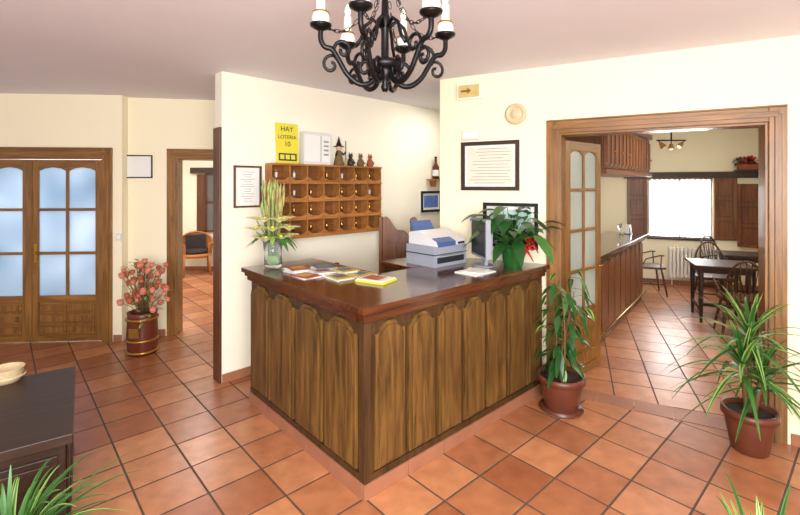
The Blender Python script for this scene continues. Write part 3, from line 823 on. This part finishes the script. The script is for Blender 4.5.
def shutter(name, F, w):
    mb = MB(); h = z1-z0
    mb.box(0, .05, -.03, 0, 0, h, M_saloon); mb.box(w-.05, w, -.03, 0, 0, h, M_saloon)
    for z in (0, h/3-.02, 2*h/3-.02, h-.05): mb.box(.05, w-.05, -.03, 0, z, z+.05, M_saloon)
    mb.box(.04, w-.04, -.02, -.01, .03, h-.03, M_darkz)
    for i in range(3): mb.box(.075, w-.075, -.028, -.02, h*i/3+.065, h*(i+1)/3-.05, M_saloon)
    mb.build(name, F, .003)
shutter('window_shutter', F_far @ Matrix.Translation((x0-.34, -.01, z0)), .33)
shutter('window_shutter', F_far @ Matrix.Translation((x1+.01, -.01, z0)), .33)
shutter('window_shutter', F_far @ Matrix.Translation((x1+.35, -.02, z0-.1)) @ Matrix.Rotation(-.5, 4, 'Z'), .38)
mb = MB(); mb.clamp = [(Vector((0, 1, 0)), -.012)]
mb.box(2.08, 2.5, -.2, -.013, 2.02, 2.04, M_dark); mb.box(2.12, 2.46, -.17, -.03, 2.04, 2.13, M_terra)
for k in range(60):
    c = Vector((random.uniform(2.08, 2.5), random.uniform(-.2, -.04), random.uniform(2.12, 2.26)))
    if k % 3 == 0: mb.ball(c, .028, M_red, 1, 7, 5)
    mb.blade(c, random.uniform(0, 6.3), random.uniform(-.5, .6), .1, .022, .5, M_leafd, 4, 'b')
mb.build('red_flower_box', F_far)
mb = MB()
for i in range(13):
    x = 1.11+i*.058; mb.box(x, x+.046, -.11, -.03, .14, .68, M_rad)
mb.box(1.1, 1.87, -.09, -.05, .17, .2, M_rad); mb.box(1.1, 1.87, -.09, -.05, .62, .65, M_rad)
for x in (1.15, 1.8): mb.box(x, x+.02, -.08, -.06, 0, .16, M_rad); mb.box(x, x+.02, -.05, 0, .4, .43, M_rad)
mb.build('radiator', F_far, .012)

def windsor(loc, rot, m=M_chair):
    mb = MB()
    mb.prism([(-.2, -.2), (.2, -.2), (.225, -.1), (.21, .1), (.16, .2), (-.16, .2), (-.21, .1), (-.225, -.1)], .43, .465, m, 'XY')
    for sx in (-1, 1):
        for sy in (-1, 1):
            mb.tube([(sx*.22, sy*.21, 0), (sx*.19, sy*.18, .2), (sx*.15, sy*.14, .44)], [.011, .018, .013], m)
        mb.tube([(sx*.195, -.185, .19), (sx*.195, .185, .19)], .01, m)
        mb.tube([(sx*.18, .16, .46), (sx*.25, .1, .6), (sx*.25, -.1, .66), (sx*.24, -.16, .655)], .011, m)
        mb.tube([(sx*.2, -.12, .46), (sx*.245, -.12, .655)], .009, m)
    mb.tube([(-.195, 0, .19), (.195, 0, .19)], .01, m)
    hoop = [(.19*math.cos(a2)*(1+.12*math.sin(a2)), .17+.09*math.sin(a2), .46+.46*math.sin(a2)) for a2 in [pi*i/18 for i in range(19)]]
    mb.tube(hoop, .013, m)
    for i in range(1, 8):
        x = -.19+.38*i/8; xx = x*1.15; tt = math.sqrt(max(0, 1-(xx/.21)**2))
        mb.tube([(x*.8, .17, .46), (xx, .17+.09*tt, .46+.455*tt)], .006, m, 6)
    return mb.build('dining_chair', Matrix.Translation(loc) @ Matrix.Rotation(rot, 4, 'Z'), .004)
windsor((4.0, 5.17, 0), 2.7)
windsor((5.25, 7.2, 0), .2)
windsor((4.1, 7.25, 0), 1.3)
windsor((4.55, 6.4, 0), -.4)
def table(loc, rot, hw=.38):
    mb = MB(); L = hw-.08
    mb.box(-hw, hw, -hw, hw, .72, .75, M_dark); mb.box(-hw+.05, hw-.05, -hw+.05, hw-.05, .65, .72, M_dark)
    for sx in (-1, 1):
        for sy in (-1, 1): mb.tube([(sx*L, sy*L, .66), (sx*L, sy*L, .4), (sx*L, sy*L, 0)], [.03, .026, .018], M_dark)
    mb.box(-L, L, -.012, .012, .16, .2, M_dark)
    for s_ in (-1, 1): mb.box(s_*L-.012, s_*L+.012, -L, L, .16, .2, M_dark)
    mb.build('dining_table', Matrix.Translation(loc) @ Matrix.Rotation(rot, 4, 'Z'), .004)
table((4.22, 5.82, 0), -.4, .33)
table((5.15, 6.62, 0), -.4, .28)
mb = MB()
mb.lathe([(0, -.03), (.05, -.03), (.05, 0), (0, 0)], M_iron, (0, 0, CZ), 14); mb.tube([(0, 0, CZ), (0, 0, 2.55)], .012, M_iron)
mb.tube([(-.24, 0, 2.52), (.24, 0, 2.52)], .012, M_iron); mb.tube([(0, 0, 2.55), (0, 0, 2.52)], .012, M_iron)
for x, tl in ((-.22, -.7), (0, 0), (.22, .7)):
    mb.T = Matrix.Translation((x, 0, 2.52)) @ Matrix.Rotation(tl, 4, 'Y')
    mb.tube([(0, 0, 0), (0, 0, -.06)], .008, M_iron, 6)
    mb.lathe([(.0, -.05), (.025, -.055), (.05, -.14), (.045, -.14), (.0, -.08)], M_gold, (0, 0, 0), 14)
    mb.ball((0, 0, -.125), .035, M_bulb)
mb.T = Matrix()
mb.build('ceiling_spot_lamp', Matrix.Translation((4.5, 7.3, 0)))

# ---------------------------------------------------------------- lights
def area(name, loc, target, sx, sy, e, col=(1, .975, .92)):
    l = bpy.data.lights.new(name, 'AREA'); l.shape = 'RECTANGLE'; l.size = sx; l.size_y = sy; l.energy = e; l.color = col
    o = bpy.data.objects.new(name, l); sc.collection.objects.link(o); o.location = loc
    o.rotation_euler = (Vector(target)-Vector(loc)).to_track_quat('-Z', 'Y').to_euler()
    return o
area('area_light_behind_camera', (.6, -2.2, 1.8), (0, 4, 1.4), 3.2, 1.8, 260)  # unseen broad area light behind the camera; no window modelled there
area('overhead_fill_reception', (0, .2, 2.75), (0, .2, 0), 2.0, 1.2, 80)  # added overhead fill out of view, separate from the chandelier
area('bounce_fill', (0, -1.2, 1.6), (0, .6, 2.8), 2.5, 1.0, 110, (.97, .98, 1))  # added uplight out of view, brightens the ceiling
area('overhead_fill_dining', (3.9, 5.0, 2.75), (4.0, 5.4, 0), 1.5, 1.5, 70)  # added fill hidden by the door header, not a dining fixture
area('daylight_dining_window', tuple(F_far @ Vector((1.3, .6, 1.5))), tuple(F_far @ Vector((1.3, -2, .8))), 1.4, 1.4, 160, (1, 1, 1))
area('overhead_fill_hall', (-3.6, 7.2, 2.75), (-3.6, 7.2, 0), 1.5, 1.5, 85)  # added fill for the far room, hidden above its doorway
area('daylight_entrance_door', tuple(F_left @ Vector((-1, 1.2, 1.5))), tuple(F_left @ Vector((-1, 0, 1.2))), 2, 2, 45, (.9, .95, 1))
area('back_room_fill', (.75, 5.3, 2.7), (.4, 5.5, 0), .5, .5, 10)  # unseen fill behind the entrance wall, near the saloon doors

w = bpy.data.worlds.new('World'); sc.world = w; w.use_nodes = True
w.node_tree.nodes['Background'].inputs[0].default_value = (.95, .97, 1, 1)
w.node_tree.nodes['Background'].inputs[1].default_value = .75

# ---------------------------------------------------------------- camera
cd = bpy.data.cameras.new('camera'); cam = bpy.data.objects.new('camera', cd); sc.collection.objects.link(cam)
cam.location = (0, 0, 1.78); cam.rotation_euler = (pi/2, 0, 0)
cd.sensor_width = 36; cd.lens = 36*440/800; cd.shift_y = -(257.5-185)/800; cd.clip_start = .05
sc.camera = cam
sc.view_settings.view_transform = 'Standard'
